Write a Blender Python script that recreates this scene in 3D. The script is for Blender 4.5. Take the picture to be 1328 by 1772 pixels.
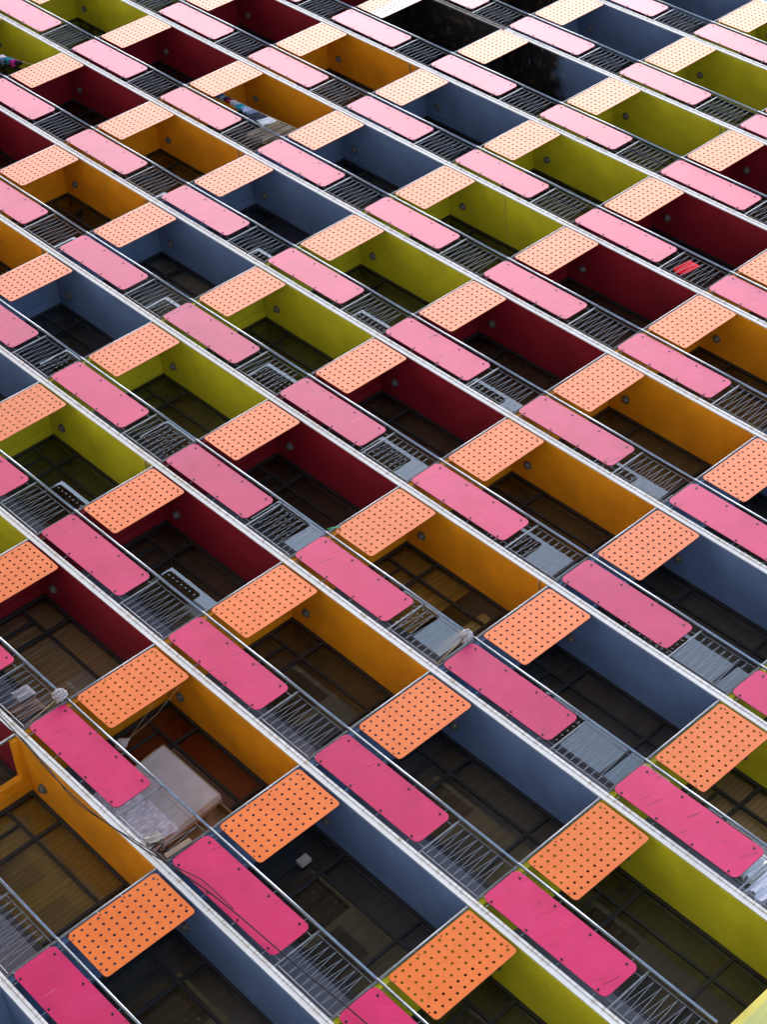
import bpy, math, random
from mathutils import Matrix, Vector
random.seed(7)
for o in list(bpy.data.objects): bpy.data.objects.remove(o)
scene = bpy.context.scene
col = scene.collection

# ------------------------------------------------------------------ camera
W, HF, Z0 = 3.70474, 2.8, 23.5          # bay width, storey height, height of the reference floor above ground
def wp(x, y, w):                        # facade metres (along, up, outward) -> world
    return Vector((x, -w, Z0 + y))
RM = ((0.679270, 0.732548, -0.044326), (0.463755, -0.475269, -0.747697), (-0.568791, 0.487332, -0.662559))
CP = (37.1065, -21.9332, 21.3406)
FPX = 3121.0
def vdir(r): return Vector((r[0], -r[2], r[1]))
cam_d = bpy.data.cameras.new('camera'); cam = bpy.data.objects.new('camera', cam_d); col.objects.link(cam)
right, up, back = vdir(RM[0]), -vdir(RM[1]), -vdir(RM[2])
cam.matrix_world = Matrix((
    (right.x, up.x, back.x, wp(*CP).x), (right.y, up.y, back.y, wp(*CP).y),
    (right.z, up.z, back.z, wp(*CP).z), (0, 0, 0, 1)))
cam_d.sensor_fit = 'HORIZONTAL'; cam_d.sensor_width = 36.0
cam_d.lens = FPX / 1328.0 * 36.0
cam_d.clip_start = 0.5; cam_d.clip_end = 4000
scene.camera = cam
scene.render.resolution_x, scene.render.resolution_y = 768, 1024

# ------------------------------------------------------------------ sky, sun, exposure
SUN_EL, SUN_AZ = math.radians(48), math.radians(262)     # azimuth measured from +Y clockwise
world = bpy.data.worlds.new('World'); scene.world = world; world.use_nodes = True
nt = world.node_tree
sky = nt.nodes.new('ShaderNodeTexSky'); sky.sky_type = 'NISHITA'; sky.sun_disc = False
sky.sun_elevation = SUN_EL; sky.sun_rotation = SUN_AZ
sky.air_density = 1.0; sky.dust_density = 3.0; sky.ozone_density = 1.0
nt.links.new(sky.outputs[0], nt.nodes['Background'].inputs[0])
nt.nodes['Background'].inputs[1].default_value = 0.13
sd = bpy.data.lights.new('sun', 'SUN'); sd.energy = 0.5; sd.angle = math.radians(35); sd.color = (1, .97, .93)
sun = bpy.data.objects.new('sun', sd); col.objects.link(sun)
dv = Vector((math.sin(SUN_AZ) * math.cos(SUN_EL), math.cos(SUN_AZ) * math.cos(SUN_EL), math.sin(SUN_EL)))
sun.rotation_euler = dv.to_track_quat('Z', 'Y').to_euler(); sun.location = dv * 200
scene.view_settings.view_transform = 'Standard'; scene.view_settings.look = 'None'
scene.view_settings.gamma = 1; scene.view_settings.use_curve_mapping = False
scene.view_settings.exposure = 2.1

# ------------------------------------------------------------------ materials
def srgb(r, g, b):
    return tuple(((v / 255) / 12.92 if v / 255 <= .04045 else ((v / 255 + .055) / 1.055) ** 2.4) for v in (r, g, b)) + (1,)
class NT:
    def __init__(s, name):
        s.m = bpy.data.materials.new(name); s.m.use_nodes = True
        s.t = s.m.node_tree; s.p = s.t.nodes['Principled BSDF']; s.out = s.t.nodes['Material Output']
    def n(s, typ, **kw):
        nd = s.t.nodes.new(typ)
        for k, v in kw.items():
            if k in nd.bl_rna.properties: setattr(nd, k, v)
        return nd
    def l(s, a, b): s.t.links.new(a, b)
    def coords(s, scale=(1, 1, 1), rot=(0, 0, 0), rnd=True):
        tc = s.n('ShaderNodeTexCoord'); mp = s.n('ShaderNodeMapping', vector_type='TEXTURE')
        scale = tuple(1 / q for q in scale)
        mp.inputs['Scale'].default_value = scale; mp.inputs['Rotation'].default_value = rot
        if rnd:
            oi = s.n('ShaderNodeObjectInfo'); mul = s.n('ShaderNodeVectorMath', operation='SCALE')
            cx = s.n('ShaderNodeCombineXYZ')
            for k, f in enumerate((37.0, 71.0, 53.0)):
                mm = s.n('ShaderNodeMath', operation='MULTIPLY'); mm.inputs[1].default_value = f
                s.l(oi.outputs['Random'], mm.inputs[0]); s.l(mm.outputs[0], cx.inputs[k])
            ad = s.n('ShaderNodeVectorMath', operation='ADD')
            s.l(tc.outputs['Object'], ad.inputs[0]); s.l(cx.outputs[0], ad.inputs[1]); s.l(ad.outputs[0], mp.inputs['Vector'])
        else: s.l(tc.outputs['Object'], mp.inputs['Vector'])
        return mp.outputs[0]
    def noise(s, vec, scale, detail=4, rough=.55):
        nz = s.n('ShaderNodeTexNoise'); nz.inputs['Scale'].default_value = scale
        nz.inputs['Detail'].default_value = detail; nz.inputs['Roughness'].default_value = rough
        s.l(vec, nz.inputs['Vector']); return nz.outputs['Fac']
    def ramp(s, fac, stops):
        r = s.n('ShaderNodeValToRGB'); e = r.color_ramp.elements
        while len(e) < len(stops): e.new(.5)
        for i, (p, c) in enumerate(stops):
            e[i].position = p; e[i].color = c if len(c) == 4 else tuple(c) + (1,)
        s.l(fac, r.inputs[0]); return r.outputs[0]
    def mix(s, fac, a, b, typ='MIX'):
        m = s.n('ShaderNodeMix', data_type='RGBA', blend_type=typ)
        for sock, v in ((m.inputs[0], fac), (m.inputs[6], a), (m.inputs[7], b)):
            if hasattr(v, 'is_output'): s.l(v, sock)
            else: sock.default_value = v
        return m.outputs[2]
    def bump(s, h, strength=.2, dist=.01):
        b = s.n('ShaderNodeBump'); b.inputs['Strength'].default_value = strength; b.inputs['Distance'].default_value = dist
        s.l(h, b.inputs['Height']); s.l(b.outputs[0], s.p.inputs['Normal'])
    def base(s, c, rough=.5, spec=.5, metal=0):
        if hasattr(c, 'is_output'): s.l(c, s.p.inputs['Base Color'])
        else: s.p.inputs['Base Color'].default_value = c
        s.p.inputs['Roughness'].default_value = rough; s.p.inputs['Metallic'].default_value = metal
        s.p.inputs['Specular IOR Level'].default_value = spec
        return s.m
G = lambda v: (v, v, v, 1)
def scalec(c, f): return tuple(min(1, x * f) for x in c[:3]) + (1,)

def m_plain(name, c, rough=.5, spec=.5, metal=0, var=.12, sc=6):
    k = NT(name); nz = k.noise(k.coords(), sc)
    cc = k.mix(k.ramp(nz, [(.3, G(0)), (.7, G(1))]), scalec(c, 1 - var), scalec(c, 1 + var))
    return k.base(cc, rough, spec, metal)

def m_paint(name, c, soot=None, peel=False):
    """matt wall paint with faint roller unevenness, drips and dirt"""
    k = NT(name); v = k.coords()
    n1 = k.noise(v, 1.3, 5, .6); n2 = k.noise(v, 14, 3)
    cc = k.mix(k.ramp(n1, [(.3, G(0)), (.72, G(1))]), scalec(c, .80), scalec(c, 1.13))
    dirt = k.ramp(n2, [(.62, G(0)), (.78, G(.22))])
    cc = k.mix(dirt, cc, scalec(c, .55))
    if soot is not None:
        pv = k.coords((1, 1, 1), rnd=False); ns = k.noise(pv, 1.1, 6, .65)
        sep = k.n('ShaderNodeSeparateXYZ'); k.l(pv, sep.inputs[0])
        mr = k.n('ShaderNodeMapRange'); mr.inputs[1].default_value, mr.inputs[2].default_value = soot
        mr.inputs[3].default_value, mr.inputs[4].default_value = 1.05, -.35
        k.l(sep.outputs[0], mr.inputs[0])
        ad = k.n('ShaderNodeMath', operation='ADD'); k.l(ns, ad.inputs[0]); k.l(mr.outputs[0], ad.inputs[1])
        msk = k.ramp(ad.outputs[0], [(.52, G(0)), (.80, G(1))])
        black = k.mix(k.ramp(k.noise(pv, 5, 6, .7), [(.52, G(0)), (.66, G(1))]), (.007, .0065, .007, 1), (.085, .058, .034, 1))
        st = k.coords((9, 1.6, 1), rnd=False)
        pl = k.ramp(k.noise(st, 1.5, 6, .7), [(.60, G(0)), (.66, G(1))])
        if peel: black = k.mix(pl, black, (.12, .14, .19, 1))
        cc = k.mix(msk, cc, black)
    k.bump(n2, .10, .01)
    return k.base(cc, .55, .35)

COLS = {'maroon': (.215, .0055, .0150, 1), 'yellow': (.72, .275, .0040, 1), 'blue': (.118, .180, .315, 1), 'green': (.53, .485, .014, 1)}
PAINT = {k: m_paint(k + '_paint', v) for k, v in COLS.items()}

def m_pink(name, soot=0.0):
    k = NT(name); v = k.coords(); oi = k.n('ShaderNodeObjectInfo')
    c = (.56, .014, .104, 1)
    n1 = k.noise(v, 1.6, 5, .6)
    cc = k.mix(k.ramp(n1, [(.3, G(0)), (.7, G(1))]), scalec(c, .88), (.61, .020, .122, 1))
    # wood grain of the plywood face, running across the board
    gv = k.coords((2.6, 1, .20), (0, .30, 0)); g = k.noise(gv, 30, 4, .6)
    cc = k.mix(k.ramp(g, [(.44, G(0)), (.75, G(.30))]), cc, (.38, .014, .08, 1))
    # scratches: long thin, darker, slanted
    for ang, sc_, th, kk, colr in ((.28, 4.0, .655, .9, (.24, .005, .045, 1)), (.42, 6.5, .675, .8, (.28, .008, .055, 1)), (.10, 5.0, .735, .6, (.66, .22, .30, 1))):
        sv = k.coords((6.0, 1, .38), (0, ang, 0)); s1 = k.noise(sv, sc_, 2, .5); s2 = k.noise(v, 1.9 + ang, 2)
        scr = k.n('ShaderNodeMath', operation='MULTIPLY')
        k.l(k.ramp(s1, [(th, G(0)), (th + .02, G(kk))]), scr.inputs[0]); k.l(k.ramp(s2, [(.50, G(0)), (.58, G(1))]), scr.inputs[1])
        cc = k.mix(scr.outputs[0], cc, colr)
    # blotches where paint went darker, small knocks
    b = k.noise(v, 2.6, 6, .72)
    cc = k.mix(k.ramp(b, [(.685, G(0)), (.72, G(.7))]), cc, (.33, .009, .065, 1))
    b = k.noise(v, 17, 2, .5)
    cc = k.mix(k.ramp(b, [(.755, G(0)), (.775, G(.7))]), cc, (.30, .01, .06, 1))
    # faded, chalky areas
    b = k.noise(v, .9, 4, .6)
    cc = k.mix(k.ramp(b, [(.48, G(0)), (.75, G(.25))]), cc, (.58, .07, .19, 1))
    hv = k.mix(k.ramp(oi.outputs['Random'], [(0, G(0)), (1, G(1))]), G(.86), G(1.08))
    cc = k.mix(1.0, cc, hv, 'MULTIPLY')
    if soot: cc = k.mix(soot, cc, (.05, .035, .035, 1))
    k.bump(g, .14, .004)
    return k.base(cc, .38, .42)
PINK = m_pink('pink_board'); PINK_S = m_pink('sooty_pink_board', .62)

def m_orange(name, peel=False):
    k = NT(name); v = k.coords(); oi = k.n('ShaderNodeObjectInfo')
    c = (.76, .152, .018, 1)
    n1 = k.noise(v, 2.2, 5, .6)
    cc = k.mix(k.ramp(n1, [(.3, G(0)), (.7, G(1))]), scalec(c, .93), (.78, .175, .026, 1))
    sv = k.coords((5, 1, .35), (0, -.3, 0)); s = k.noise(sv, 6, 2)
    cc = k.mix(k.ramp(s, [(.70, G(0)), (.74, G(.35))]), cc, (.62, .10, .02, 1))
    b = k.noise(v, 5.5, 4, .7)
    cc = k.mix(k.ramp(b, [(.71, G(0)), (.76, G(.5))]), cc, (.60, .09, .02, 1))
    # rain streaks
    rv = k.coords((7, 1, .35)); r = k.noise(rv, 4, 4)
    cc = k.mix(k.ramp(r, [(.56, G(0)), (.75, G(.18))]), cc, (.66, .14, .03, 1))
    hv = k.mix(k.ramp(oi.outputs['Random'], [(0, G(0)), (1, G(1))]), G(.93), G(1.04)); cc = k.mix(1.0, cc, hv, 'MULTIPLY')
    if peel:
        sp = k.n('ShaderNodeSeparateXYZ'); pv = k.coords(rnd=False); k.l(pv, sp.inputs[0])
        nn = k.noise(pv, 3, 6, .7)
        a = k.n('ShaderNodeMath', operation='ADD'); k.l(sp.outputs[0], a.inputs[0]); k.l(nn, a.inputs[1])
        cc = k.mix(k.ramp(a.outputs[0], [(.96, G(0)), (1.0, G(1))]), cc, (.50, .50, .48, 1))
        cc = k.mix(k.ramp(a.outputs[0], [(.90, G(0)), (.945, G(.8)), (.965, G(0))]), cc, (.05, .03, .02, 1))
    k.bump(n1, .05, .01)
    return k.base(cc, .40, .50)
ORANGE = m_orange('orange_board'); ORANGE_P = m_orange('peeled_orange_board', True)
EDGE_O = m_plain('orange_edge', (.40, .10, .03, 1), .6)
EDGE_P = m_plain('pink_edge', (.25, .04, .07, 1), .6)
RUST = m_plain('rusty_screw', (.16, .022, .008, 1), .7)
BOLT = m_plain('dark_bolt', (.05, .03, .035, 1), .35, .5, .6)

def m_slab():
    k = NT('white_slab_edge'); v = k.coords((1, 1, 1))
    n1 = k.noise(v, .7, 4, .6)
    cc = k.mix(k.ramp(n1, [(.35, G(0)), (.7, G(1))]), (.70, .70, .685, 1), (.62, .61, .58, 1))
    st = k.noise(k.coords((3.5, 1, .5)), 5, 5, .65)
    ge = k.n('ShaderNodeTexCoord'); sp = k.n('ShaderNodeSeparateXYZ'); k.l(ge.outputs['Object'], sp.inputs[0])
    # rust weeping just under the drip groove
    mr = k.n('ShaderNodeMapRange'); mr.inputs[1].default_value, mr.inputs[2].default_value = .09, .155
    k.l(sp.outputs[2], mr.inputs[0])
    mu = k.n('ShaderNodeMath', operation='MULTIPLY'); k.l(mr.outputs[0], mu.inputs[0])
    k.l(k.ramp(st, [(.46, G(0)), (.72, G(.9))]), mu.inputs[1])
    cc = k.mix(mu.outputs[0], cc, (.33, .21, .11, 1))
    sp2 = k.noise(v, 9, 6, .75)
    cc = k.mix(k.ramp(sp2, [(.68, G(0)), (.76, G(.55))]), cc, (.30, .25, .19, 1))
    k.bump(sp2, .3, .01)
    return k.base(cc, .6, .3)
SLAB = m_slab()
SLAB_B = m_plain('sooty_slab_edge', (.10, .09, .085, 1), .7, .3, var=.6)
METAL = m_plain('galvanised_steel', (.21, .25, .30, 1), .30, .5, .75, .2, 9)
METAL_D = m_plain('grey_painted_steel', (.16, .18, .20, 1), .42, .5, .35, .25, 9)
ROD = m_plain('bare_rod', (.17, .195, .225, 1), .5, .4, .3, .2, 9)
FRAME = m_plain('bronze_window_frame', (.028, .026, .027, 1), .42, .5, .2)
SPANDREL = m_plain('grey_spandrel', (.115, .118, .145, 1), .5, .4)
ROOM = m_plain('room_wall', (.20, .17, .13, 1), .8, .2)
GUARD = m_plain('lamp_housing', (.075, .070, .065, 1), .6)
LENS = m_plain('lamp_lens', (.11, .10, .09, 1), .4)
BLACK = m_plain('black_rubber', (.008, .009, .014, 1), .65, .2)
ENDW = m_paint('lime_yellow_render', (.66, .56, .10, 1))
CONC = m_plain('concrete', (.45, .44, .42, 1), .85, .2, var=.15, sc=1.2)

def m_glass():
    k = NT('window_glass')
    fr = k.n('ShaderNodeFresnel'); fr.inputs[0].default_value = 1.52
    nv = k.coords((1, 1, 1)); bz = k.noise(nv, .8, 1)
    b = k.n('ShaderNodeBump'); b.inputs['Strength'].default_value = .02; b.inputs['Distance'].default_value = .02
    k.l(bz, b.inputs['Height'])
    mu = k.n('ShaderNodeMath', operation='MULTIPLY'); mu.inputs[1].default_value = 1.7; mu.use_clamp = True
    k.l(fr.outputs[0], mu.inputs[0])
    tr = k.n('ShaderNodeBsdfTransparent'); tr.inputs[0].default_value = (.80, .76, .70, 1)
    gl = k.n('ShaderNodeBsdfGlossy'); gl.inputs['Roughness'].default_value = .012; gl.inputs['Color'].default_value = (.84, .94, 1, 1)
    k.l(b.outputs[0], gl.inputs['Normal'])
    mx = k.n('ShaderNodeMixShader'); k.l(mu.outputs[0], mx.inputs[0]); k.l(tr.outputs[0], mx.inputs[1]); k.l(gl.outputs[0], mx.inputs[2])
    k.l(mx.outputs[0], k.out.inputs['Surface'])
    k.t.nodes.remove(k.p)
    return k.m
GLASS = m_glass()

def m_fabric(name, c, stripes=None, sc=60, amount=.5, c2=None):
    k = NT(name); v = k.coords()
    nz = k.noise(v, 3, 4); w = k.noise(v, 160, 2)
    cc = k.mix(k.ramp(nz, [(.3, G(0)), (.7, G(1))]), scalec(c, .85), scalec(c, 1.1))
    if stripes:
        wv = k.n('ShaderNodeTexWave', wave_type='BANDS', bands_direction=stripes)
        wv.inputs['Scale'].default_value = sc; wv.inputs['Distortion'].default_value = 1.5; wv.inputs['Detail'].default_value = 2
        k.l(v, wv.inputs['Vector'])
        cc = k.mix(k.ramp(wv.outputs['Fac'], [(.35, G(0)), (.8, G(amount))]), cc, c2 or scalec(c, .6))
    k.bump(w, .15, .003)
    return k.base(cc, .85, .15)

# ------------------------------------------------------------------ mesh helpers
class MB:
    def __init__(s): s.v = []; s.f = []; s.m = []
    def face(s, pts, m=0):
        i = len(s.v); s.v += [tuple(p) for p in pts]; s.f.append(tuple(range(i, i + len(pts)))); s.m.append(m)
    def box(s, a, b, m=0, faces='xXyYzZ', fm={}):
        x0, y0, z0 = a; x1, y1, z1 = b; i = len(s.v)
        s.v += [(x0, y0, z0), (x1, y0, z0), (x1, y1, z0), (x0, y1, z0), (x0, y0, z1), (x1, y0, z1), (x1, y1, z1), (x0, y1, z1)]
        for k, q in (('z', (0, 3, 2, 1)), ('Z', (4, 5, 6, 7)), ('y', (0, 1, 5, 4)), ('Y', (2, 3, 7, 6)), ('x', (3, 0, 4, 7)), ('X', (1, 2, 6, 5))):
            if k in faces: s.f.append(tuple(i + t for t in q)); s.m.append(fm.get(k, m))
    def tube(s, pts, r, n=8, m=0, caps=True):
        pts = [Vector(p) for p in pts]; rings = []
        for i, p in enumerate(pts):
            d = (pts[min(i + 1, len(pts) - 1)] - pts[max(i - 1, 0)]).normalized()
            a = Vector((0, 0, 1)) if abs(d.z) < .9 else Vector((1, 0, 0))
            u = d.cross(a).normalized(); w = d.cross(u)
            rr = r[i] if isinstance(r, (list, tuple)) else r
            rings.append([p + rr * (math.cos(2 * math.pi * j / n) * u + math.sin(2 * math.pi * j / n) * w) for j in range(n)])
        b = len(s.v)
        for R_ in rings: s.v += [tuple(q) for q in R_]
        for i in range(len(pts) - 1):
            for j in range(n):
                j2 = (j + 1) % n
                s.f.append((b + i * n + j2, b + i * n + j, b + (i + 1) * n + j, b + (i + 1) * n + j2)); s.m.append(m)
        if caps:
            s.f.append(tuple(b + j for j in range(n))); s.m.append(m)
            s.f.append(tuple(b + (len(pts) - 1) * n + j for j in reversed(range(n)))); s.m.append(m)
    def disc(s, c, axis_y, r, h, n=10, m=0, dome=False):     # short cylinder along -Y (outward)
        c = Vector(c)
        s.tube([c, c + Vector((0, -h, 0))], r, n, m)
    def grid(s, fn, nu, nv, m=0):
        b = len(s.v)
        for i in range(nu + 1):
            for j in range(nv + 1): s.v.append(tuple(fn(i / nu, j / nv)))
        for i in range(nu):
            for j in range(nv):
                a = b + i * (nv + 1) + j
                s.f.append((a, a + nv + 1, a + nv + 2, a + 1)); s.m.append(m)
    def mesh(s, name, mats, smooth=False):
        me = bpy.data.meshes.new(name); me.from_pydata(s.v, [], s.f); me.update()
        for mt in mats: me.materials.append(mt)
        me.polygons.foreach_set('material_index', s.m)
        if smooth: me.polygons.foreach_set('use_smooth', [True] * len(s.f))
        return me
def link(name, me, parent=None, loc=None):
    o = bpy.data.objects.new(name, me); col.objects.link(o)
    if parent is not None: o.parent = parent
    if loc is not None: o.location = loc
    return o
def empty(name, loc): return link(name, None, None, loc)
def tag(o, label, cat, group=None):
    o['label'] = label; o['category'] = cat
    if group: o['group'] = group
    return o
def struct(o): o['kind'] = 'structure'; return o

# ------------------------------------------------------------------ which bays the photograph shows
def proj(x, y, w):
    d = (x - CP[0], y - CP[1], w - CP[2])
    q = [sum(RM[i][k] * d[k] for k in range(3)) for i in range(3)]
    return 664 + FPX * q[0] / q[2], 886 + FPX * q[1] / q[2]
def share(c, f, u0, u1, v0, v1, n=14):
    k = 0
    for i in range(n):
        for j in range(n):
            x, y = proj(c * W + u0 + (u1 - u0) * (i + .5) / n, f * HF + v0 + (v1 - v0) * (j + .5) / n, 0)
            k += 0 <= x <= 1328 and 0 <= y <= 1772
    return k / n / n
C_MIN, C_MAX, F_MIN, F_MAX = -3, 7, -7, 6
def near(c, f, m=230):
    for u in (0, .9, 1.8, 2.8, 3.7):
        for v in (.1, -.8, -1.7, -2.6):
            x, y = proj(c * W + u, f * HF + v, 0)
            if -m < x < 1328 + m and -m < y < 1772 + m: return True
    return False
CELLS = [(c, f) for f in range(F_MIN, F_MAX + 1) for c in range(C_MIN, C_MAX + 1) if near(c, f)]
cname = lambda c: ('maroon', 'yellow', 'blue', 'green')[c % 4]
COLUMN = {-2: 'blue column outside the left edge', -1: 'top-left green column', 0: 'left-hand maroon column', 4: 'right-hand maroon column', 1: 'left-hand yellow column',
          5: 'right-hand yellow column', 2: 'left-hand blue column', 6: 'right-hand blue column', 3: 'middle green column', 7: 'bottom-right green column'}
ORD = ['lowest', 'second', 'third', 'fourth', 'fifth', 'sixth', 'seventh', 'eighth', 'ninth', 'tenth']
def ordinals(cells):
    out = {}
    for c in set(c for c, f in cells):
        for i, f in enumerate(sorted(f for cc, f in cells if cc == c)): out[(c, f)] = i
    return out
def place(i, c): return ('lowest' if i == 0 else ORD[i] + ' from the lower end') + ' of the ' + COLUMN[c]
def origin(c, f): return wp(c * W, f * HF, 0)
DEPTH = 1.30; SB, ST = .07, .20          # slab underside and top, relative to the floor reference

# ------------------------------------------------------------------ ground and surroundings
g = MB(); g.face([(-1500, -1500, 0), (1500, -1500, 0), (1500, 1500, 0), (-1500, 1500, 0)])
struct(link('ground', g.mesh('ground', [CONC])))

# ------------------------------------------------------------------ the building
XL, XR = C_MIN * W - .09, (C_MAX + 1) * W + .06
bld = tag(empty('apartment_building', (0, 0, 0)), 'tall apartment building with white floor edges and recessed balconies in four colours', 'building')
base_y = F_MIN * HF + ST - HF
b = MB(); b.box(wp(XL, base_y - 3, 0) * 0 + Vector((XL, 4.2, 0)), Vector((XR, 12, Z0 + (F_MAX + .4) * HF)))
link('rear_block', b.mesh('rear_block', [ROOM]), bld)
b = MB(); b.box((XL, .06, 0), (XR, 4.19, Z0 + F_MIN * HF - HF + SB - .004))
link('base_wall', b.mesh('base_wall', [CONC]), bld)
b = MB(); b.box((XR + .002, .0, 0), (XR + .10, 12, Z0 + (F_MAX + .4) * HF))
link('end_wall', b.mesh('end_wall', [ENDW]), bld)

def slab_mesh(x0, x1, mat):
    s = MB()      # lower fascia, drip groove, upper lip
    s.box((x0, .022, SB), (x1, 4.2, ST - .051), 0)
    s.box((x0, .040, ST - .051), (x1, 4.19, ST - .045), 1)
    s.box((x0, .012, ST - .045), (x1, 4.2, ST), 0)
    return s.mesh('floor_slab', [mat, SLAB_B])
sm_all = slab_mesh(XL, XR, SLAB)
for f in range(F_MIN - 1, F_MAX + 1):
    if f == 3:      # the fire-blackened stretch between the two burnt balconies
        xa, xb = 1 * W - .3, 2 * W + .02
        for x0, x1, mt in ((XL, xa, SLAB), (xa, xb, SLAB_B), (xb, XR, SLAB)):
            link('floor_slab', slab_mesh(x0, x1, mt), bld, wp(0, f * HF, 0))
    else: link('floor_slab', sm_all, bld, wp(0, f * HF, 0))

# ceilings
def ceiling_mesh(mat):
    s = MB(); s.box((-.085, .045, SB - .012), (W - .095, DEPTH - .002, SB - .003)); return s.mesh('ceiling', [mat])
CEIL = {k: ceiling_mesh(m) for k, m in PAINT.items()}
BURNT = {(1, 3): ceiling_mesh(m_paint('burnt_yellow_paint', COLS['yellow'], (5.0, 6.0))),
         (2, 3): ceiling_mesh(m_paint('scorched_blue_paint', COLS['blue'], (.5, 3.0), True)),
         (1, 4): ceiling_mesh(m_paint('charred_yellow_paint', COLS['yellow'], (5.0, 6.0)))}
SOOTW = m_plain('sooty_wall', (.010, .009, .009, 1), .8, .2, var=.7, sc=3)
def wall_mesh(left, rightm, hole=False):
    s = MB(); zb, zt = ST - HF, SB - .014
    if not hole:
        s.box((-.085, .075, zb), (.035, DEPTH - .23, zt), 1, fm={'x': 0})
    else:       # open hatch in the partition
        s.box((-.085, .075, zb), (.035, DEPTH - .23, -1.75), 1, fm={'x': 0})
        s.box((-.085, .93, -1.748), (.035, DEPTH - .23, zt), 1, fm={'x': 0})
        s.box((-.085, .075, -.06), (.035, .928, zt), 1, fm={'x': 0})
    s.box((-.087, DEPTH - .228, zb), (.060, DEPTH - .002, zt), 1, fm={'x': 0})
    return s.mesh('partition_wall', [left, rightm])
WALL = {k: wall_mesh(PAINT[a], PAINT[k]) for k, a in (('maroon', 'green'), ('yellow', 'maroon'), ('blue', 'yellow'), ('green', 'blue'))}
WALL_B = wall_mesh(SOOTW, SOOTW)
WALL_H = wall_mesh(PAINT['maroon'], PAINT['yellow'], True)
s = MB(); s.box((-.06, DEPTH + .09, ST - HF), (.03, 4.19, SB - .004)); RWALL = s.mesh('room_wall', [ROOM])

# glazing: transom at v=-.49, mullions, spandrel below v=-1.61
U0, UA, UM, UB, U1 = .062, .50, .92, 2.66, W - .088
VT, VM, VB = SB - .014, -.49, -1.61
def frame_mesh():
    s = MB(); y0, y1 = DEPTH - .028, DEPTH + .03; t = .028
    def h(u0, u1, v, tt=t, dy=0): s.box((u0, y0 + dy, v - tt), (u1, y1, v + tt))
    def vv(u, v0, v1, tt=t, dy=0): s.box((u - tt, y0 + dy, v0), (u + tt, y1, v1))
    vv(U0 + .034, VB + .032, VT - .058, .032); vv(U1 - .034, VB + .032, VT - .058, .032)
    h(U0, U1, VT - .029, .028); h(U0, U1, VB, .030)
    for a, bb in ((U0 + .068, UM - .030), (UM + .030, UB - .026), (UB + .026, U1 - .068)): h(a, bb, VM, .026, .004)
    vv(UM, VB + .032, VT - .059, .029, .002); vv(UB, VB + .032, VT - .059, .025, .002)
    vv(UA, VB + .032, VM - .027, .022, .006)
    return s.mesh('window_frame', [FRAME])
FRAME_ME = frame_mesh()
def pane_mesh(u0, u1, v0, v1):
    s = MB(); s.face([(u0, DEPTH, v0), (u1, DEPTH, v0), (u1, DEPTH, v1), (u0, DEPTH, v1)]); return s.mesh('pane', [GLASS])
PANES = [pane_mesh(*p) for p in ((U0 + .05, UM, VM, VT - .04), (UM, UB, VM, VT - .04), (UB, U1 - .05, VM, VT - .04),
                                 (U0 + .05, UA, VB, VM), (UA, UM, VB, VM), (UM, UB, VB, VM), (UB, U1 - .05, VB, VM))]
s = MB(); s.box((U0 - .02, DEPTH - .012, ST - HF), (U1 + .02, DEPTH + .05, VB - .032))
s.box((U0 + .1, DEPTH - .022, VB - .075), (U1 - .1, DEPTH - .014, VB - .050), 1); SPAN_ME = s.mesh('spandrel_panel', [SPANDREL, FRAME])
s = MB(); s.tube([(-.072, .048, ST - HF), (-.072, .048, SB)], .025, 10); POST_ME = s.mesh('post', [METAL_D], True)

BLINDM = [m_fabric('brown_blind_%d' % i, q, 'X', 1.6, .22) for i, q in enumerate(((.15, .115, .075, 1), (.22, .17, .11, 1), (.12, .098, .075, 1), (.18, .145, .10, 1)))]
def drape(u0, u1, v0, v1, y, amp, per, seed, mat, name='blind'):
    r = random.Random(seed); ph = r.uniform(0, 6)
    n = max(24, int((u1 - u0) / per * 8)); s = MB()
    def fn(i, j):
        u = u0 + (u1 - u0) * i
        a = amp * (.45 + .55 * j) * (math.sin(u / per * 6.283 + ph + .9 * math.sin(u * 2.1 + ph) + .25 * math.sin(j * 5 + u * 3)) + .35 * math.sin(u / per * 14.1 + 2 * ph))
        return (u + .012 * math.sin(j * 6 + u * 9) * j, y + a, v1 + (v0 - v1) * j)
    s.grid(fn, n, 8); return s.mesh(name, [mat], True)
BLINDS = [drape(U0 + .03, U1 - .03, VB - .02, VT - .02, DEPTH + .16 + .02 * i, .022, .24 + .05 * i, i, BLINDM[i]) for i in range(4)]
NO_BLIND = {(4, -4), (5, -2), (5, -5), (5, -4), (7, -2), (2, -1), (1, 3), (1, 4)}
for c, f in CELLS:
    at = origin(c, f); n = cname(c)
    link('ceiling', BURNT.get((c, f), CEIL[n]), bld, at)
    link('partition_wall', WALL_B if (c, f) in ((1, 3), (1, 4), (2, 3)) else WALL_H if (c, f) == (5, -5) else WALL[n], bld, at)
    link('room_wall', RWALL, bld, at)
    fr = link('window_frame', FRAME_ME, bld, at)
    for p in PANES: link('pane', p, fr)
    if (c, f) not in NO_BLIND: link('blind', BLINDS[(c * 5 + f * 3) % 4], fr)
    link('spandrel_panel', SPAN_ME, bld, at)
    link('post', POST_ME, bld, at)
s = MB(); s.tube([(.085 + .0, .048, ST - HF), (.085, .048, SB)], .025, 10); EP = s.mesh('post', [METAL_D], True)
for f in (-5, -4, -3, -2): link('post', EP, bld, origin(8, f))

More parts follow.
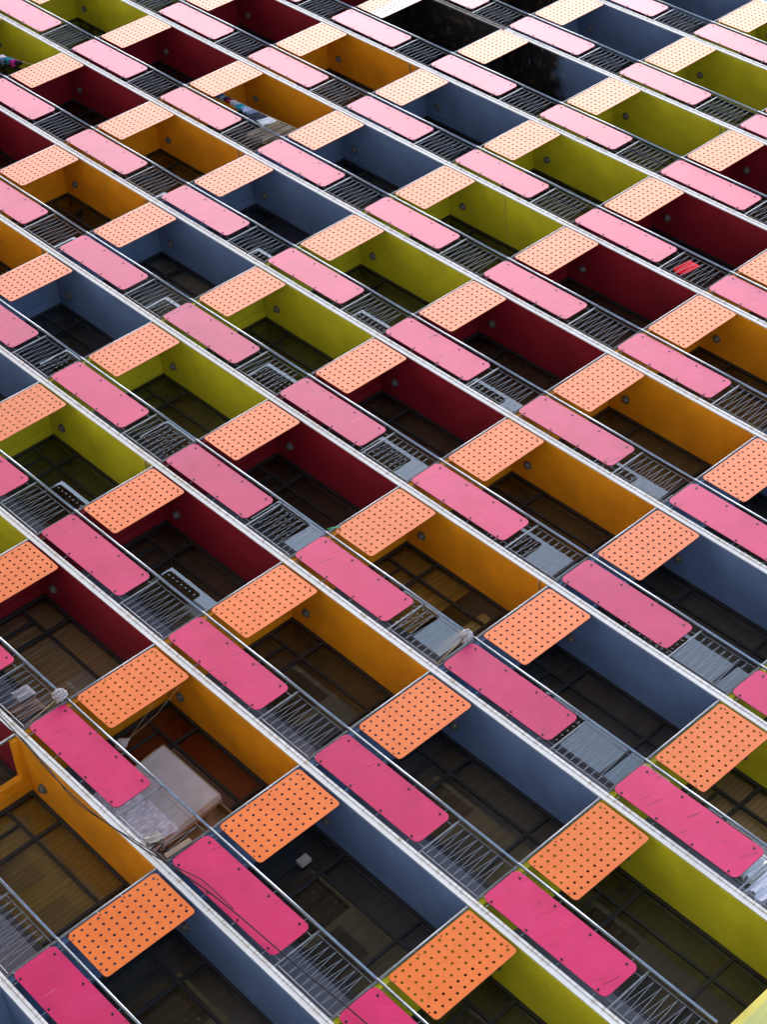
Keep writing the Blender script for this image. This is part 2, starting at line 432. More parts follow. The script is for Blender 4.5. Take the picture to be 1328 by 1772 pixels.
# small conduits and hooks fixed to the ceilings
def conduit(c, f, pts, r=.014, mat=None):
    s = MB(); s.tube(pts, r, 6); link('conduit', s.mesh('conduit', [mat or METAL]), bld, origin(c, f))
PIPE_G = m_plain('green_painted_pipe', (.42, .38, .05, 1), .5); PIPE_B = m_plain('blue_painted_pipe', (.11, .17, .30, 1), .5)
conduit(3, 1, [(1.83, .05, .04), (1.86, .5, .04), (1.94, 1.25, .04)], .016, PIPE_G)
for c, f in ((2, 0), (2, 1), (2, 2)):
    conduit(c, f, [(.055, .55, .02), (.055, 1.0, .02), (.07, 1.09, .02), (.15, 1.12, .03), (.80, 1.10, .04)], .020, PIPE_B)
for c, f, u in ((1, 2, 3.2), (1, 2, 3.47), (1, 1, 3.5), (1, 0, 3.47), (1, -1, 3.45), (1, -2, 3.4), (5, -2, 3.42), (3, -3, 3.4), (3, -3, 3.5), (3, 3, 3.5), (3, 3, 3.34), (1, 0, 3.3)):
    conduit(c, f, [(u, .03, .045), (u + .03, .12, .03), (u + .06, .34, .04)], .011, METAL_D)

# ------------------------------------------------------------------ railings with pink boards
def rounded(u0, u1, v0, v1, r, n=5):
    pts = []
    for cx, cz, a0 in ((u1 - r, v1 - r, 0), (u0 + r, v1 - r, 90), (u0 + r, v0 + r, 180), (u1 - r, v0 + r, 270)):
        for k in range(n + 1):
            a = math.radians(a0 + 90 * k / n); pts.append((cx + r * math.cos(a), cz + r * math.sin(a)))
    return pts
BOLT_U = (.128, .815, 1.495, 2.175)
def pink_mesh(mat):
    s = MB(); pts = rounded(-.022, 2.335, -2.512, -1.800, .10); y0, y1 = -.012, .006
    s.face([(u, y0, v) for u, v in pts], 0)
    s.face([(u, y1, v) for u, v in reversed(pts)], 1)
    for i in range(len(pts)):
        (a, p), (q, t) = pts[i], pts[(i + 1) % len(pts)]
        s.face([(a, y1, p), (q, y1, t), (q, y0, t), (a, y0, p)], 1)
    for u in BOLT_U:
        for v in (-1.885, -2.470):
            s.tube([(u, y0 + .001, v), (u, y0 - .003, v)], .022, 10, 2)
            s.tube([(u, y0 - .003, v), (u, y0 - .012, v)], [.015, .009], 6, 2)
    return s.mesh('pink_board', [mat, EDGE_P, BOLT])
PINK_ME = pink_mesh(PINK); PINK_SME = pink_mesh(PINK_S)
s = MB(); s.tube([(-.075, -.004, -1.716), (W - .075, -.004, -1.716)], .024, 10); HAND_ME = s.mesh('handrail', [METAL], True)
s = MB()
for u in BOLT_U:
    s.tube([(u, .018, -2.58), (u, .018, -1.70)], .008, 6)
s.tube([(-.06, .030, -1.885), (2.45, .030, -1.885)], .008, 6); s.tube([(-.06, .030, -2.47), (2.45, .030, -2.47)], .008, 6)
BRK_ME = s.mesh('board_bracket', [METAL_D])
s = MB(); s.box((2.442, .012, -2.598), (2.468, .030, -1.735))
BAR_ME = s.mesh('baluster', [METAL_D])
s = MB(); s.tube([(2.468, .02, -1.800), (W - .09, .02, -1.800)], .006, 6); FRM_ME = s.mesh('infill_rail', [METAL_D])
s = MB(); s.tube([(2.468, .02, -2.545), (W - .09, .02, -2.545)], .008, 6); FRM2_ME = s.mesh('infill_rail', [METAL_D])
def zig(seed):
    s = MB(); rr = random.Random(seed); pts = []
    n = 8; top = [2.475 + .139 * k for k in range(n + 1)]
    for k in range(n):
        pts += [(top[k] + rr.uniform(-.005, .005), .018, -1.812 - rr.uniform(0, .02)), (top[k] + .066 + rr.uniform(-.006, .006), .018, -2.540 + rr.uniform(0, .02))]
    for i in range(len(pts) - 1): s.tube([pts[i], pts[i + 1]], 0.0042, 5)
    return s.mesh('zigzag_rods', [ROD])
ZIG = [zig(i) for i in range(4)]

def rail_parts(c, f, parent, at=None):
    pm = PINK_SME if (c, f) == (1, 4) else PINK_ME
    for name, me in (('handrail', HAND_ME), ('pink_board', pm), ('board_bracket', BRK_ME), ('baluster', BAR_ME), ('infill_rail', FRM_ME), ('infill_rail', FRM2_ME), ('zigzag_rods', ZIG[(c * 3 + f) % 4])):
        o = link(name, me, parent, at)
        if name == 'pink_board' and at is None: o.location = (random.uniform(-.008, .008), 0, random.uniform(-.006, .006)); o.rotation_euler = (random.uniform(-.004, .004), random.uniform(-.003, .003), random.uniform(-.003, .003))
rail_vis = [x for x in CELLS if share(*x, -.05, W - .1, -2.58, -1.69) > .03]
ro = ordinals(rail_vis)
for c, f in CELLS:
    if (c, f) in ro:
        e = empty('balcony_railing', origin(c, f))
        pre = 'soot-greyed pink railing' if (c, f) == (1, 4) else 'pink-boarded steel railing'
        tag(e, pre + ', ' + place(ro[(c, f)], c), 'railing', 'balcony railings'); rail_parts(c, f, e)
    else: rail_parts(c, f, bld, origin(c, f))

# ------------------------------------------------------------------ orange perforated screens
def screen_mesh(mat):
    s = MB(); y0, y1 = -.012, .003; u0, u1, v0, v1 = 0, .975, -1.598, -.002
    hu = [.078 + .1317 * k for k in range(7)]; hv = [-.096 - .1419 * k for k in range(11)]
    r = .0235; N = 12
    us = [(hu[i] + hu[i + 1]) / 2 for i in range(6)]; vs = [(hv[i] + hv[i + 1]) / 2 for i in range(10)]
    ub = [hu[0] - .066] + us + [hu[-1] + .066]; vb = [hv[0] + .071] + vs + [hv[-1] - .071]
    for i, cu in enumerate(hu):
        for j, cv in enumerate(hv):
            a0, a1, b1, b0 = ub[i], ub[i + 1], vb[j], vb[j + 1]
            ring = [(cu + r * math.cos(2 * math.pi * k / N), cv + r * math.sin(2 * math.pi * k / N)) for k in range(N)]
            outer = []
            for k in range(N):
                ca, sa = math.cos(2 * math.pi * k / N), math.sin(2 * math.pi * k / N)
                m_ = max(abs(ca), abs(sa)); px, pz = ca / m_, sa / m_
                outer.append((cu + (px * (a1 - cu) if px > 0 else -px * (a0 - cu)), cv + (pz * (b1 - cv) if pz > 0 else -pz * (b0 - cv))))
            # square corners fall between ring points; add them explicitly
            corners = {1: (a1, b1), 4: (a0, b1), 7: (a0, b0), 10: (a1, b0)}
            for k in range(N):
                k2 = (k + 1) % N
                poly = [ring[k], outer[k]] + ([corners[k]] if k in corners else []) + [outer[k2], ring[k2]]
                s.face([(x, y0, z) for x, z in poly], 0)
                s.face([(x, y1, z) for x, z in reversed(poly)], 1)
                s.face([(ring[k][0], y0, ring[k][1]), (ring[k2][0], y0, ring[k2][1]), (ring[k2][0], y1, ring[k2][1]), (ring[k][0], y1, ring[k][1])], 1)
    # rounded border round the drilled field
    A, B, Cc, D = ub[0], ub[-1], vb[-1], vb[0]; rad = .062
    out = rounded(u0, u1, v0, v1, rad, 5); n = 6
    inn = [(B, D), (A, D), (A, Cc), (B, Cc)]
    for k in range(4):
        arc = out[k * n:(k + 1) * n]; nxt = out[((k + 1) * n) % len(out)]; ci = inn[k]; cn = inn[(k + 1) % 4]
        for poly in (arc + [ci], [arc[-1], nxt, cn, ci]):
            s.face([(x, y0, z) for x, z in poly], 0); s.face([(x, y1, z) for x, z in reversed(poly)], 1)
    for i in range(len(out)):
        (a, p), (q, t) = out[i], out[(i + 1) % len(out)]
        s.face([(a, y1, p), (q, y1, t), (q, y0, t), (a, y0, p)], 1)
    for u, v in ((.130, -.060), (.045, -.597), (.045, -1.030), (.125, -1.572), (.815, -.055), (.812, -1.572)):
        s.tube([(u, y0 + .001, v), (u, y0 - .006, v)], [.015, .010], 8, 2)
    return s.mesh('perforated_screen', [mat, EDGE_O, RUST])
SCR_ME = screen_mesh(ORANGE); SCR_PME = screen_mesh(ORANGE_P)
s = MB(); s.tube([(-.05, .012, 0), (.06, .012, 0)], .007, 6)
ARM_ME = s.mesh('screen_bracket', [METAL_D])
scr_vis = [x for x in CELLS if share(*x, 0, .98, -1.6, 0) > .03 and x not in ((5, -5), (6, -6))]
so = ordinals(scr_vis)
for c, f in CELLS:
    if (c, f) in ((5, -5), (6, -6)): continue
    me = SCR_PME if (c, f) == (1, 3) else SCR_ME
    if (c, f) in so:
        o = link('perforated_screen', me, None, origin(c, f) + Vector((random.uniform(-.006, .006), 0, random.uniform(-.006, .006))))
        o.rotation_euler = (random.uniform(-.004, .004), random.uniform(-.005, .005), random.uniform(-.006, .006))
        pre = 'burnt screen with peeled grey paint' if (c, f) == (1, 3) else 'orange perforated screen'
        tag(o, pre + ', ' + place(so[(c, f)], c), 'screen', 'perforated screens')
        for v in (-.60, -1.03): link('screen_bracket', ARM_ME, o, (0, 0, v))
    else: link('perforated_screen', me, bld, origin(c, f))

# ------------------------------------------------------------------ round ceiling lights
def lathe_z(prof, n, m, s):
    b0 = len(s.v)
    for r, z in prof:
        for j in range(n): s.v.append((r * math.cos(2 * math.pi * j / n), r * math.sin(2 * math.pi * j / n), z))
    for i in range(len(prof) - 1):
        for j in range(n):
            j2 = (j + 1) % n; s.f.append((b0 + i * n + j, b0 + (i + 1) * n + j, b0 + (i + 1) * n + j2, b0 + i * n + j2)); s.m.append(m)
s = MB(); lathe_z([(.100, 0), (.105, -.03), (.095, -.045), (.078, -.047)], 18, 0, s)
for a in (0, 90): 
    ca, sa = math.cos(math.radians(a + 20)), math.sin(math.radians(a + 20))
    s.tube([(-.095 * ca, -.095 * sa, -.045), (-.06 * ca, -.06 * sa, -.092), (0, 0, -.104), (.06 * ca, .06 * sa, -.092), (.095 * ca, .095 * sa, -.045)], .006, 5)
HOUS_ME = s.mesh('housing', [GUARD], True)
s = MB(); lathe_z([(.080, -.046), (.074, -.07), (.052, -.088), (.024, -.096), (.0005, -.098)], 16, 0, s); LENS_ME = s.mesh('lens', [LENS], True)
LU, LD = .50, .87
def lamp_seen(c, f):
    X, Y, Wd = c * W + LU + .06, f * HF + SB - .03, -LD
    t = CP[2] / (CP[2] - Wd); u = CP[0] + (X - CP[0]) * t - c * W; v = CP[1] + (Y - CP[1]) * t - f * HF
    x, y = proj(X, Y, Wd)
    if not (0 < x < 1328 and 0 < y < 1772): return False
    return not (u < .90 and -1.6 < v < 0) and v > -1.6
lamp_vis = [x for x in CELLS if lamp_seen(*x) and x not in ((1, 3), (1, 4), (2, 3))]
lo = ordinals(lamp_vis)
for c, f in CELLS:
    if (c, f) in ((1, 3), (1, 4), (2, 3)): continue
    at = origin(c, f) + Vector((LU, LD, SB - .012))
    if (c, f) in lo:
        e = tag(empty('ceiling_light', at), 'round grey ceiling light, ' + place(lo[(c, f)], c), 'ceiling light', 'balcony ceiling lights'); e.rotation_euler.z = random.uniform(0, 3); e.scale = (.86, .86, .9)
        link('housing', HOUS_ME, e); link('lens', LENS_ME, e)
    else: link('ceiling_light', HOUS_ME, bld, at)


# ------------------------------------------------------------------ curtains behind particular windows
def thing_mesh(name, me, c, f, label, cat, group=None, off=(0, 0, 0)):
    o = link(name, me, None, origin(c, f) + Vector(off)); return tag(o, label, cat, group)
CU = [((4, -4), .09, 3.60, VB - .02, VT - .02, (.56, .39, .23, 1), .018, .20, 'wood-brown striped curtain behind the glass of the lowest maroon balcony'),
      ((5, -5), .09, 3.60, VB - .02, VT - .02, (.48, .29, .05, 1), .030, .42, 'ochre curtain filling the window of the lowest yellow balcony'),
      ((5, -4), .09, 3.60, VB - .02, VT - .02, (.30, .028, .012, 1), .022, .36, 'dark red curtain behind the leaning mattress'),
      ((7, -2), .09, 3.60, VB - .02, VT - .02, (.62, .45, .28, 1), .030, .45, 'pale tan curtain in the window at the right edge'),
      ((2, -1), .09, 3.60, VB - .02, VT - .02, (.55, .49, .38, 1), .016, .13, 'beige striped curtain in the left-hand blue column'),
      ((5, -2), .09, 1.75, VB - .02, VT - .02, (.60, .36, .10, 1), .040, .30, 'long brown curtain behind the mop balcony window'),
      ((5, -2), 2.30, 3.60, VB - .02, VT - .25, (.76, .56, .24, 1), .040, .30, 'short tan curtain hanging below its rail behind the mop balcony')]
for i, ((c, f), u0, u1, v0, v1, colr, amp, per, lab) in enumerate(CU):
    mt = m_fabric('curtain_fabric_%d' % i, colr, 'X', 3.0, .45)
    thing_mesh('curtain', drape(u0, u1, v0, v1, DEPTH + .13, amp, per, 40 + i, mt, 'curtain'), c, f, lab, 'curtain')

# ------------------------------------------------------------------ leaning mattress and bed board
def slabbox(bm, p, ex, ey, ez, rnd, m=0, n=10, fold=0, seed=1):
    """rounded, slightly sagging slab spanned by ex (width) and ez (height), thickness along ey"""
    r = random.Random(seed)
    def fn_front(sgn):
        def fn(i, j):
            a, b2 = 2 * i - 1, 2 * j - 1
            edge = max(abs(a), abs(b2)); e = max(0, (edge - .90) / .10)
            inset = .5 * (1 - math.sqrt(max(0, 1 - e * e)))
            k = .5 - inset * rnd
            q = p + ex * (a * .5) + ez * (b2 * .5)
            # rounded corners
            ca, cb = max(0, abs(a) - .88) / .12, max(0, abs(b2) - .88) / .12
            d = math.hypot(ca, cb)
            if ca > 0 and cb > 0 and d > 1:
                q = p + ex * (.5 * math.copysign(.88 + .12 * ca / d, a)) + ez * (.5 * math.copysign(.88 + .12 * cb / d, b2))
            w = fold * (math.sin(9 * a + 3.2 * b2 + 1.4 * math.sin(5 * b2)) + .6 * math.sin(17 * a - 5 * b2 + 2 * math.sin(3 * a))) * (1 - e) * (.25 + .75 * (b2 < 0) * -b2)
            return q + ey * (sgn * k) + ey.normalized() * (w if sgn < 0 else 0)
        return fn
    bm.grid(fn_front(-1), n, n, m)
    b0 = len(bm.f); bm.grid(fn_front(1), n, n, m)
    for q in range(b0, len(bm.f)): bm.f[q] = tuple(reversed(bm.f[q]))
    # side skirt
    N = n + 1; A = len(bm.v) - 2 * N * N; B = len(bm.v) - N * N
    ring = [i * N for i in range(N)] + [(N - 1) * N + j for j in range(1, N)] + [i * N + N - 1 for i in range(N - 2, -1, -1)] + [j for j in range(N - 2, 0, -1)]
    for i in range(len(ring)):
        a, b2 = ring[i], ring[(i + 1) % len(ring)]
        bm.f.append((A + b2, A + a, B + a, B + b2)); bm.m.append(m)
SHEET = m_fabric('lilac_grey_sheet', (.40, .325, .315, 1), 'X', 26, .22, (.30, .245, .24, 1))
OAK = m_plain('brown_bed_board', (.24, .12, .045, 1), .55, .4, var=.3, sc=5)
bed = tag(empty('mattress', origin(5, -4) + Vector((2.02, .85, ST - HF))), 'lilac-grey mattress standing on its side against the railing', 'mattress')
s = MB(); ez = Vector((0, -.20, 1.72)); ey = Vector((0, .19, .022)); ex = Vector((1.52, 0, 0))
slabbox(s, Vector((0, 0, .88)), ex, ey, ez, .8, 0, 60, .024)
link('cover', s.mesh('cover', [SHEET], True), bed)
s = MB()
def sheet(i, j):
    u = -.755 + 1.51 * i; z = -.02 - .86 * j
    w = .016 * (math.sin(26 * u + 5 * j + 1.6 * math.sin(7 * j + 4 * u)) + .7 * math.sin(47 * u - 9 * j)) + .012 * math.sin(19 * j + 6 * u)
    return Vector((u, 0, .88)) + ez * (z / 1.72) - ey * .5 + Vector((.02 * math.sin(9 * j + u), -.028 - abs(w) * 1.3 - .03 * j, 0))
s.grid(sheet, 90, 40); link('sheet', s.mesh('sheet', [m_fabric('crumpled_sheet', (.52, .45, .49, 1), 'X', 18, .18, (.5, .42, .46, 1))], True), bed)
s = MB()
for pz in (-.46, .46):
    pts = []
    for k in range(41):
        t = k / 40 * 4; sd_ = int(t) % 4; q = t - int(t)
        a, b2 = ((-1 + 2 * q, -1), (1, -1 + 2 * q), (1 - 2 * q, 1), (-1, 1 - 2 * q))[sd_]
        pts.append(Vector((0, 0, .88)) + ex * .497 * a * .97 + ez * .497 * b2 * .97 + ey * pz)
    s.tube(pts, .010, 5)
link('piping', s.mesh('piping', [m_fabric('tan_piping', (.36, .24, .13, 1))], True), bed)
bb = tag(empty('bed_base', origin(5, -4) + Vector((2.25, 1.08, ST - HF))), 'brown wooden bed base upright behind the mattress', 'bed base')
for nm, a, b2 in (('side_board', (-.80, -.05, 0), (-.76, .13, 1.78)), ('side_board', (.76, -.05, 0), (.80, .13, 1.78)), ('end_board', (-.758, -.05, 1.74), (.758, .13, 1.78)), ('end_board', (-.758, -.05, 0), (.758, .13, .04)), ('base_panel', (-.757, .10, .041), (.757, .12, 1.739))):
    s = MB(); s.box(a, b2); link(nm, s.mesh(nm, [OAK]), bb)

# ------------------------------------------------------------------ mops over handrails
YARN = m_fabric('grey_mop_yarn', (.52, .48, .49, 1)); STICK = m_plain('mop_stick', (.30, .20, .10, 1), .5)
def mop(c, f, u, vtop, lab, seed):
    r = random.Random(seed); e = tag(empty('mop', origin(c, f) + Vector((u, -.04, vtop))), lab, 'mop')
    s = MB()
    for k in range(70):
        a = r.uniform(0, 6.283); rr = r.uniform(.01, .075); L = r.uniform(.10, .24)
        x, y = rr * math.cos(a), rr * .8 * math.sin(a)
        pts = [(x * .3, y * .3, .02 - rr * .2), (x * 1.1, y * 1.1 - .01, -.02), (x * 1.5 + r.uniform(-.02, .02), y * 1.4 - .02, -.45 * L), (x * 1.6 + r.uniform(-.04, .03), y * 1.3 - .01, -L)]
        s.tube(pts, [.010, .011, .011, .008], 5)
    link('yarn_head', s.mesh('yarn_head', [YARN], True), e)
    s = MB(); s.tube([(0, .01, .0), (.03, .03, -.35), (.09, .06, -.86)], .012, 7); link('handle', s.mesh('handle', [STICK], True), e)
mop(5, -2, 3.52, -1.70, 'grey string mop hung over the handrail beside the tan curtain', 3)
mop(4, -4, 3.53, -1.66, 'grey string mop on the handrail in front of the brown striped curtain', 5)

# ------------------------------------------------------------------ laundry
def cloth_mesh(w, L, seed, mat, tent=.03, fold=.018, legs=False, taper=0.0, name='garment'):
    """cloth folded over a line: a front and a back fall joined over the top"""
    r = random.Random(seed); p1, p2 = r.uniform(0, 6), r.uniform(0, 6); s = MB()
    parts_ = [(-w / 2, w / 2)] if not legs else [(-w / 2, -.012), (.012, w / 2)]
    for a, b2 in parts_:
        def fn(i, j):
            t = 2 * j - 1; d = abs(t); u = a + (b2 - a) * i
            u *= 1 - taper * d
            y = math.copysign(tent * (.35 + .65 * d), t) if d > .02 else 0
            y += fold * d * (math.sin(u / w * 11 + p1 + 1.2 * d) + .5 * math.sin(u / w * 23 + p2)) + .02 * d * math.sin(p1)
            return (u + .02 * d * math.sin(p2 + 4 * d), y, -L * d * (1 + .06 * math.sin(u / w * 7 + p2)) + (.012 if d < .1 else 0))
        s.grid(fn, 14, 14)
    return s.mesh(name, [mat], True)
fab = {}
def F(key, c):
    if key not in fab: fab[key] = m_fabric(key + '_cloth', c)
    return fab[key]
POLE = m_plain('bamboo_pole', (.42, .33, .20, 1), .5)
s = MB(); s.tube([(-.02, .45, -.86), (1.6, .45, -.83), (3.58, .45, -.66)], .013, 7)
thing_mesh('drying_pole', s.mesh('drying_pole', [POLE], True), 1, 1, 'thin drying pole carrying the long row of laundry', 'pole')
ROW = [(.20, .16, .22, 'deep blue', (.02, .07, .26, 1)), (.34, .15, .20, 'bright blue', (.03, .16, .42, 1)), (.47, .13, .20, 'pale blue', (.36, .48, .60, 1)), (.60, .14, .18, 'navy', (.02, .03, .08, 1)),
       (.73, .13, .21, 'crimson', (.42, .01, .05, 1)), (.86, .14, .18, 'white', (.72, .72, .72, 1)), (1.00, .15, .23, 'pale grey', (.48, .50, .54, 1)), (1.14, .15, .22, 'turquoise', (.02, .33, .42, 1)), (1.28, .14, .20, 'light blue', (.30, .44, .60, 1)),
       (1.43, .16, .24, 'lavender', (.42, .42, .58, 1)), (1.60, .18, .28, 'blue-grey', (.16, .20, .30, 1))]
for i, (u, w, L, nm, cc) in enumerate(ROW):
    me = cloth_mesh(w, L, 100 + i, F('wash_' + nm.replace(' ', '_'), cc), .025, .02)
    thing_mesh('small_garment', me, 1, 1, 'small %s garment on the long row of laundry' % nm, 'garment', 'laundry on the pole', (u, .45, -.85 + .02 * u))
for i, (u, w, L, nm, cc, lg) in enumerate([(1.88, .34, .52, 'dark navy shirt', (.020, .024, .040, 1), False), (2.22, .30, .40, 'white and black shirt', (.66, .66, .66, 1), False)]):
    thing_mesh('shirt', cloth_mesh(w, L, 140 + i, F('shirt_%d' % i, cc), .04, .03, taper=-.1), 1, 1, nm + ' hanging in the middle of the laundry row', 'shirt', 'laundry on the pole', (u, .45, -.80 + .01 * i))
for i, u in enumerate((2.42, 2.62, 2.82, 3.02, 3.22)):
    kh = [(.27, .21, .13, 1), (.20, .155, .095, 1), (.33, .28, .20, 1), (.17, .13, .08, 1), (.28, .23, .16, 1)][i]
    thing_mesh('trousers', cloth_mesh(.15, .98 - .04 * i, 160 + i, F('khaki_%d' % i, kh), .045, .025, True), 1, 1,
               'khaki trousers, ' + ('first' if i == 0 else ORD[i]) + ' pair from the shirts on the laundry row', 'trousers', 'laundry on the pole', (u, .45, -.765 + .018 * i))
s = MB(); s.tube([(1.2, .45, -.82), (2.6, .42, -.55), (3.55, .38, -.28)], .008, 6)
thing_mesh('clothes_line', s.mesh('clothes_line', [POLE], True), -1, 0, 'clothes line in the green balcony at the left edge', 'line')
for i, (u, w, L, nm, cc) in enumerate([(1.95, .20, .34, 'white', (.66, .66, .66, 1)), (2.12, .18, .32, 'denim blue', (.14, .20, .34, 1)), (2.27, .16, .26, 'teal', (.02, .26, .32, 1)), (2.41, .16, .22, 'magenta', (.40, .02, .20, 1)), (2.55, .13, .16, 'black', (.015, .015, .02, 1))]):
    thing_mesh('garment', cloth_mesh(w, L, 200 + i, F('edge_' + nm.replace(' ', '_'), cc), .05, .03), -1, 0, '%s garment on the line at the top-left edge' % nm, 'garment', 'laundry at the left edge', (u, .435, -.66 + (u - 1.95) * .19))
thing_mesh('red_cloth', cloth_mesh(.30, .52, 230, F('red', (.72, .004, .016, 1)), .02, .015), 4, 2, 'bright red cloth behind the railing rods in the right-hand maroon column', 'cloth', None, (2.80, .10, -1.86))
thing_mesh('white_shirt', cloth_mesh(.34, .62, 231, F('white_shirt', (.66, .68, .78, 1)), .05, .04), 7, -2, 'crumpled bluish-white shirt behind the railing at the right edge', 'shirt', None, (2.66, .14, -1.87))
thing_mesh('plastic_sheet', cloth_mesh(.22, .50, 232, m_plain('clear_plastic', (.55, .58, .60, 1), .18), .05, .05), 7, -2, 'shiny crumpled plastic sheet beside the bluish-white shirt', 'plastic sheet', None, (2.36, .12, -1.80))
thing_mesh('brown_cloth', cloth_mesh(.42, .50, 233, F('brown', (.10, .055, .04, 1)), .05, .04), 4, -4, 'dark brown garment behind the railing rods at the left edge', 'garment', None, (3.20, .16, -2.0))
thing_mesh('striped_cloth', cloth_mesh(.26, .30, 234, m_fabric('grey_striped_cloth', (.36, .33, .36, 1), 'Z', 14, .7, (.12, .11, .13, 1)), .05, .03), 4, -4, 'grey striped garment next to the dark brown one at the left edge', 'garment', None, (2.92, .13, -1.95))
PIN = m_plain('paper', (.62, .50, .34, 1), .8)
s = MB(); s.box((-.06, .040, -2.30), (.46, .052, -1.745)); thing_mesh('cardboard_sheet', s.mesh('cardboard_sheet', [PIN]), 7, -2, 'cream board tucked behind a pink panel, its top corner showing', 'board')
s = MB(); s.box((.545, DEPTH - .13, -.66), (.68, DEPTH - .05, -.46)); thing_mesh('small_box', s.mesh('small_box', [m_plain('grey_card', (.42, .34, .30, 1), .8)]), 6, -4, 'small pinkish-grey box fixed to the window frame behind an orange screen', 'box')
# net bag hung by strings from a screen
e = tag(empty('hanging_bag', origin(5, -4) + Vector((1.0, .42, -1.52))), 'crumpled grey bag hanging by strings above the leaning mattress', 'bag')
s = MB(); r9 = random.Random(9)
prof = [(.01, .20), (.035, .15), (.085, .09), (.105, .03), (.085, -.03), (.04, -.07), (.004, -.08)]
n9 = 14; b0 = len(s.v)
for rr, z in prof:
    for j in range(n9):
        q = rr * (1 + r9.uniform(-.22, .22)); s.v.append((q * math.cos(j / n9 * 6.283), q * .8 * math.sin(j / n9 * 6.283), z + r9.uniform(-.01, .01)))
for i in range(len(prof) - 1):
    for j in range(n9):
        s.f.append((b0 + i * n9 + j, b0 + (i + 1) * n9 + j, b0 + (i + 1) * n9 + (j + 1) % n9, b0 + i * n9 + (j + 1) % n9)); s.m.append(0)
link('sack', s.mesh('sack', [m_fabric('bag_cloth', (.34, .27, .25, 1))], True), e)
for dx in (-.16, .12):
    s = MB(); s.tube([(0, 0, .18), (dx * .6, -.22, .72), (dx - .12, -.41, 1.28)], .002, 4); link('string', s.mesh('string', [POLE]), e)

# ------------------------------------------------------------------ loose cables strung along the facade
def smooth(pts, k=6):
    out = []; P_ = [pts[0]] + pts + [pts[-1]]
    for i in range(1, len(P_) - 2):
        p0, p1, p2, p3 = (Vector(q) for q in P_[i - 1:i + 3])
        for j in range(k):
            t = j / k; out.append(.5 * ((2 * p1) + (p2 - p0) * t + (2 * p0 - 5 * p1 + 4 * p2 - p3) * t * t + (3 * p1 - p0 - 3 * p2 + p3) * t ** 3))
    return out + [Vector(pts[-1])]
cab = [(17.0, -13.90), (18.05, -13.92), (18.83, -13.96), (19.71, -14.03), (20.56, -14.03), (21.2, -13.96), (21.82, -13.88), (22.25, -13.80), (22.91, -13.70), (23.56, -13.64), (24.29, -13.61), (25.13, -13.58), (25.91, -13.53), (26.6, -13.50), (27.6, -13.44)]
s = MB(); s.tube(smooth([wp(x, y, .055) for x, y in cab]), .0105, 7)
tag(link('cable', s.mesh('cable', [BLACK], True)), 'thick black cable sagging in front of the pink boards near the bottom', 'cable')
cab = [(17.2, -13.92), (18.16, -13.98), (18.7, -13.93), (19.6, -14.00), (20.32, -14.07), (21.06, -13.97), (21.75, -13.84), (22.19, -13.78), (22.46, -13.72), (22.79, -13.62), (23.10, -13.60), (23.56, -13.61)]
s = MB(); s.tube(smooth([wp(x, y, .038) for x, y in cab]), .007, 6)
tag(link('cable', s.mesh('cable', [BLACK], True)), 'thinner black cable looping along the white slab below the mattress', 'cable')
# bits left on the slab by the mattress balcony
s = MB(); s.box((-.045, -.012, 0), (.045, .012, .46)); o = thing_mesh('wood_offcut', s.mesh('wood_offcut', [m_plain('grey_brown_wood', (.20, .13, .09, 1), .7)]), 5, -4, 'short weathered plank tied to the post beside the mattress', 'plank', None, (3.585, -.012, -2.52)); o.rotation_euler.y = .05
thing_mesh('towel', cloth_mesh(.20, .26, 240, F('towel', (.36, .32, .28, 1)), .05, .03), 5, -4, 'pale rag at the foot of the railing under the mattress', 'rag', None, (3.16, .06, -2.30))
s = MB()
for k in range(9):
    a = random.Random(k + 60); q = Vector((a.uniform(-.12, .12), a.uniform(-.01, .03), a.uniform(0, .05)))
    s.tube([q, q + Vector((a.uniform(-.15, .15), a.uniform(-.03, .03), a.uniform(.02, .16))), q + Vector((a.uniform(-.2, .2), 0, a.uniform(-.02, .2)))], .008, 5)
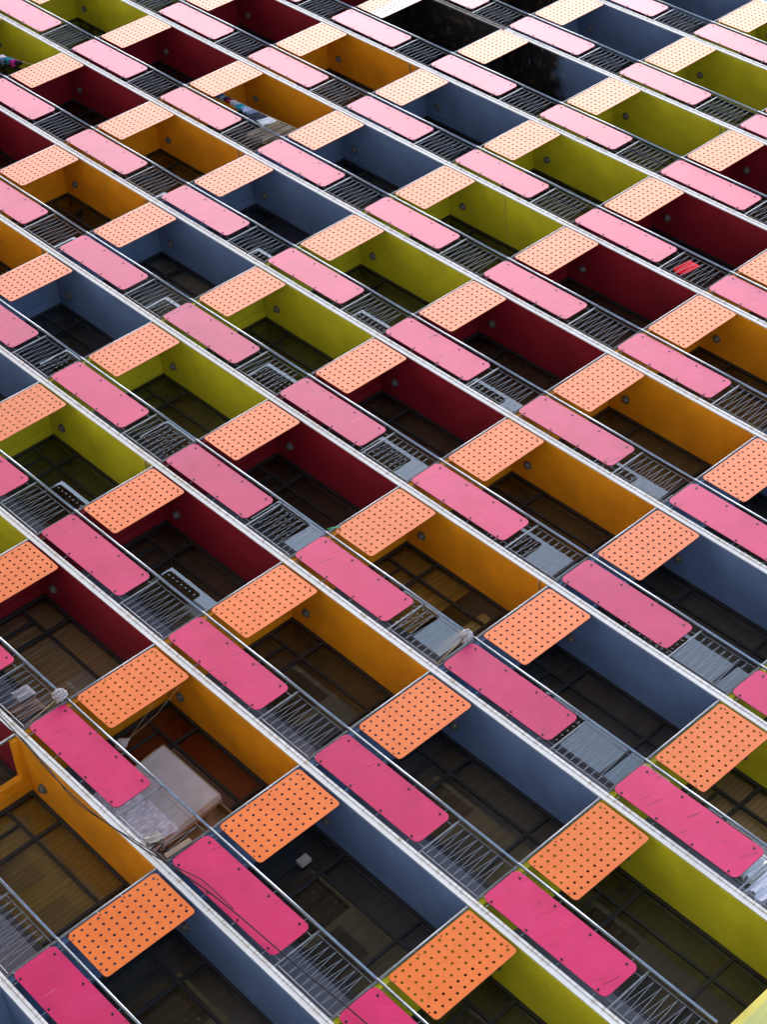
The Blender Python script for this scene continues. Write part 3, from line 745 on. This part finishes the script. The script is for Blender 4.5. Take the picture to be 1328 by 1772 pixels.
thing_mesh('wire_tangle', s.mesh('wire_tangle', [BLACK], True), 5, -4, 'tangle of wires and clips on the slab by the weathered plank', 'wires', None, (3.42, .0, -2.57))
s = MB(); s.tube([(-.10, -.02, -1.66), (-.05, -.03, -1.58), (.03, -.02, -1.46)], .012, 6); thing_mesh('green_tie', s.mesh('green_tie', [m_plain('green_plastic', (.02, .32, .12, 1), .4)]), 5, -2, 'green plastic tie at the post between maroon and yellow balconies', 'tie')
# ------------------------------------------------------------------ blocks across the street (seen mirrored in the glass)
BRICK = m_plain('brown_tile_facade', (.20, .13, .09, 1), .7, .3, var=.2, sc=2)
TAN = m_plain('tan_render_facade', (.30, .22, .12, 1), .8, .2, var=.15, sc=2)
TEAL = m_plain('teal_band', (.10, .22, .22, 1), .6)
ROOFM = m_plain('pale_roof_coating', (.60, .59, .56, 1), .8)
DWIN = m_plain('dark_window', (.02, .022, .025, 1), .2)
s = MB(); s.box((-.75, -.03, -.8), (.75, .05, .8)); s.box((-.85, -.03, -.9), (.85, .12, -.8), 1); WIN_ME = s.mesh('window', [DWIN, CONC])
def block(x0, x1, roof, yy, mat, label, pitch, n0):
    e = tag(empty('city_block', ((x0 + x1) / 2, yy - 6, 0)), label, 'building')
    w2 = (x1 - x0) / 2
    s = MB(); s.box((-w2, -6, 0), (w2, 6, Z0 + roof)); s2 = MB()
    link('wall', s.mesh('wall', [mat]), e)
    s2.box((-w2 - .3, -6.3, Z0 + roof + .004), (w2 + .3, 6.3, Z0 + roof + .6)); s2.box((-2, -2, Z0 + roof + .6), (2.5, 2, Z0 + roof + 3.2))
    link('parapet', s2.mesh('parapet', [ROOFM]), e)
    nx = int((x1 - x0) / pitch)
    for i in range(nx):
        for j in range(n0):
            link('window', WIN_ME, e, (-w2 + pitch * (i + .5), 6.0, Z0 + roof - 2 - 3.0 * j))
block(-6, 26, 10.5, -27.5, TAN, 'tan block with rows of dark windows, mirrored in the lower balcony glass', 2.6, 9)
block(-46, -7, 6.8, -29, BRICK, 'lower brown block, mirrored in the left-hand balcony glass', 3.2, 7)
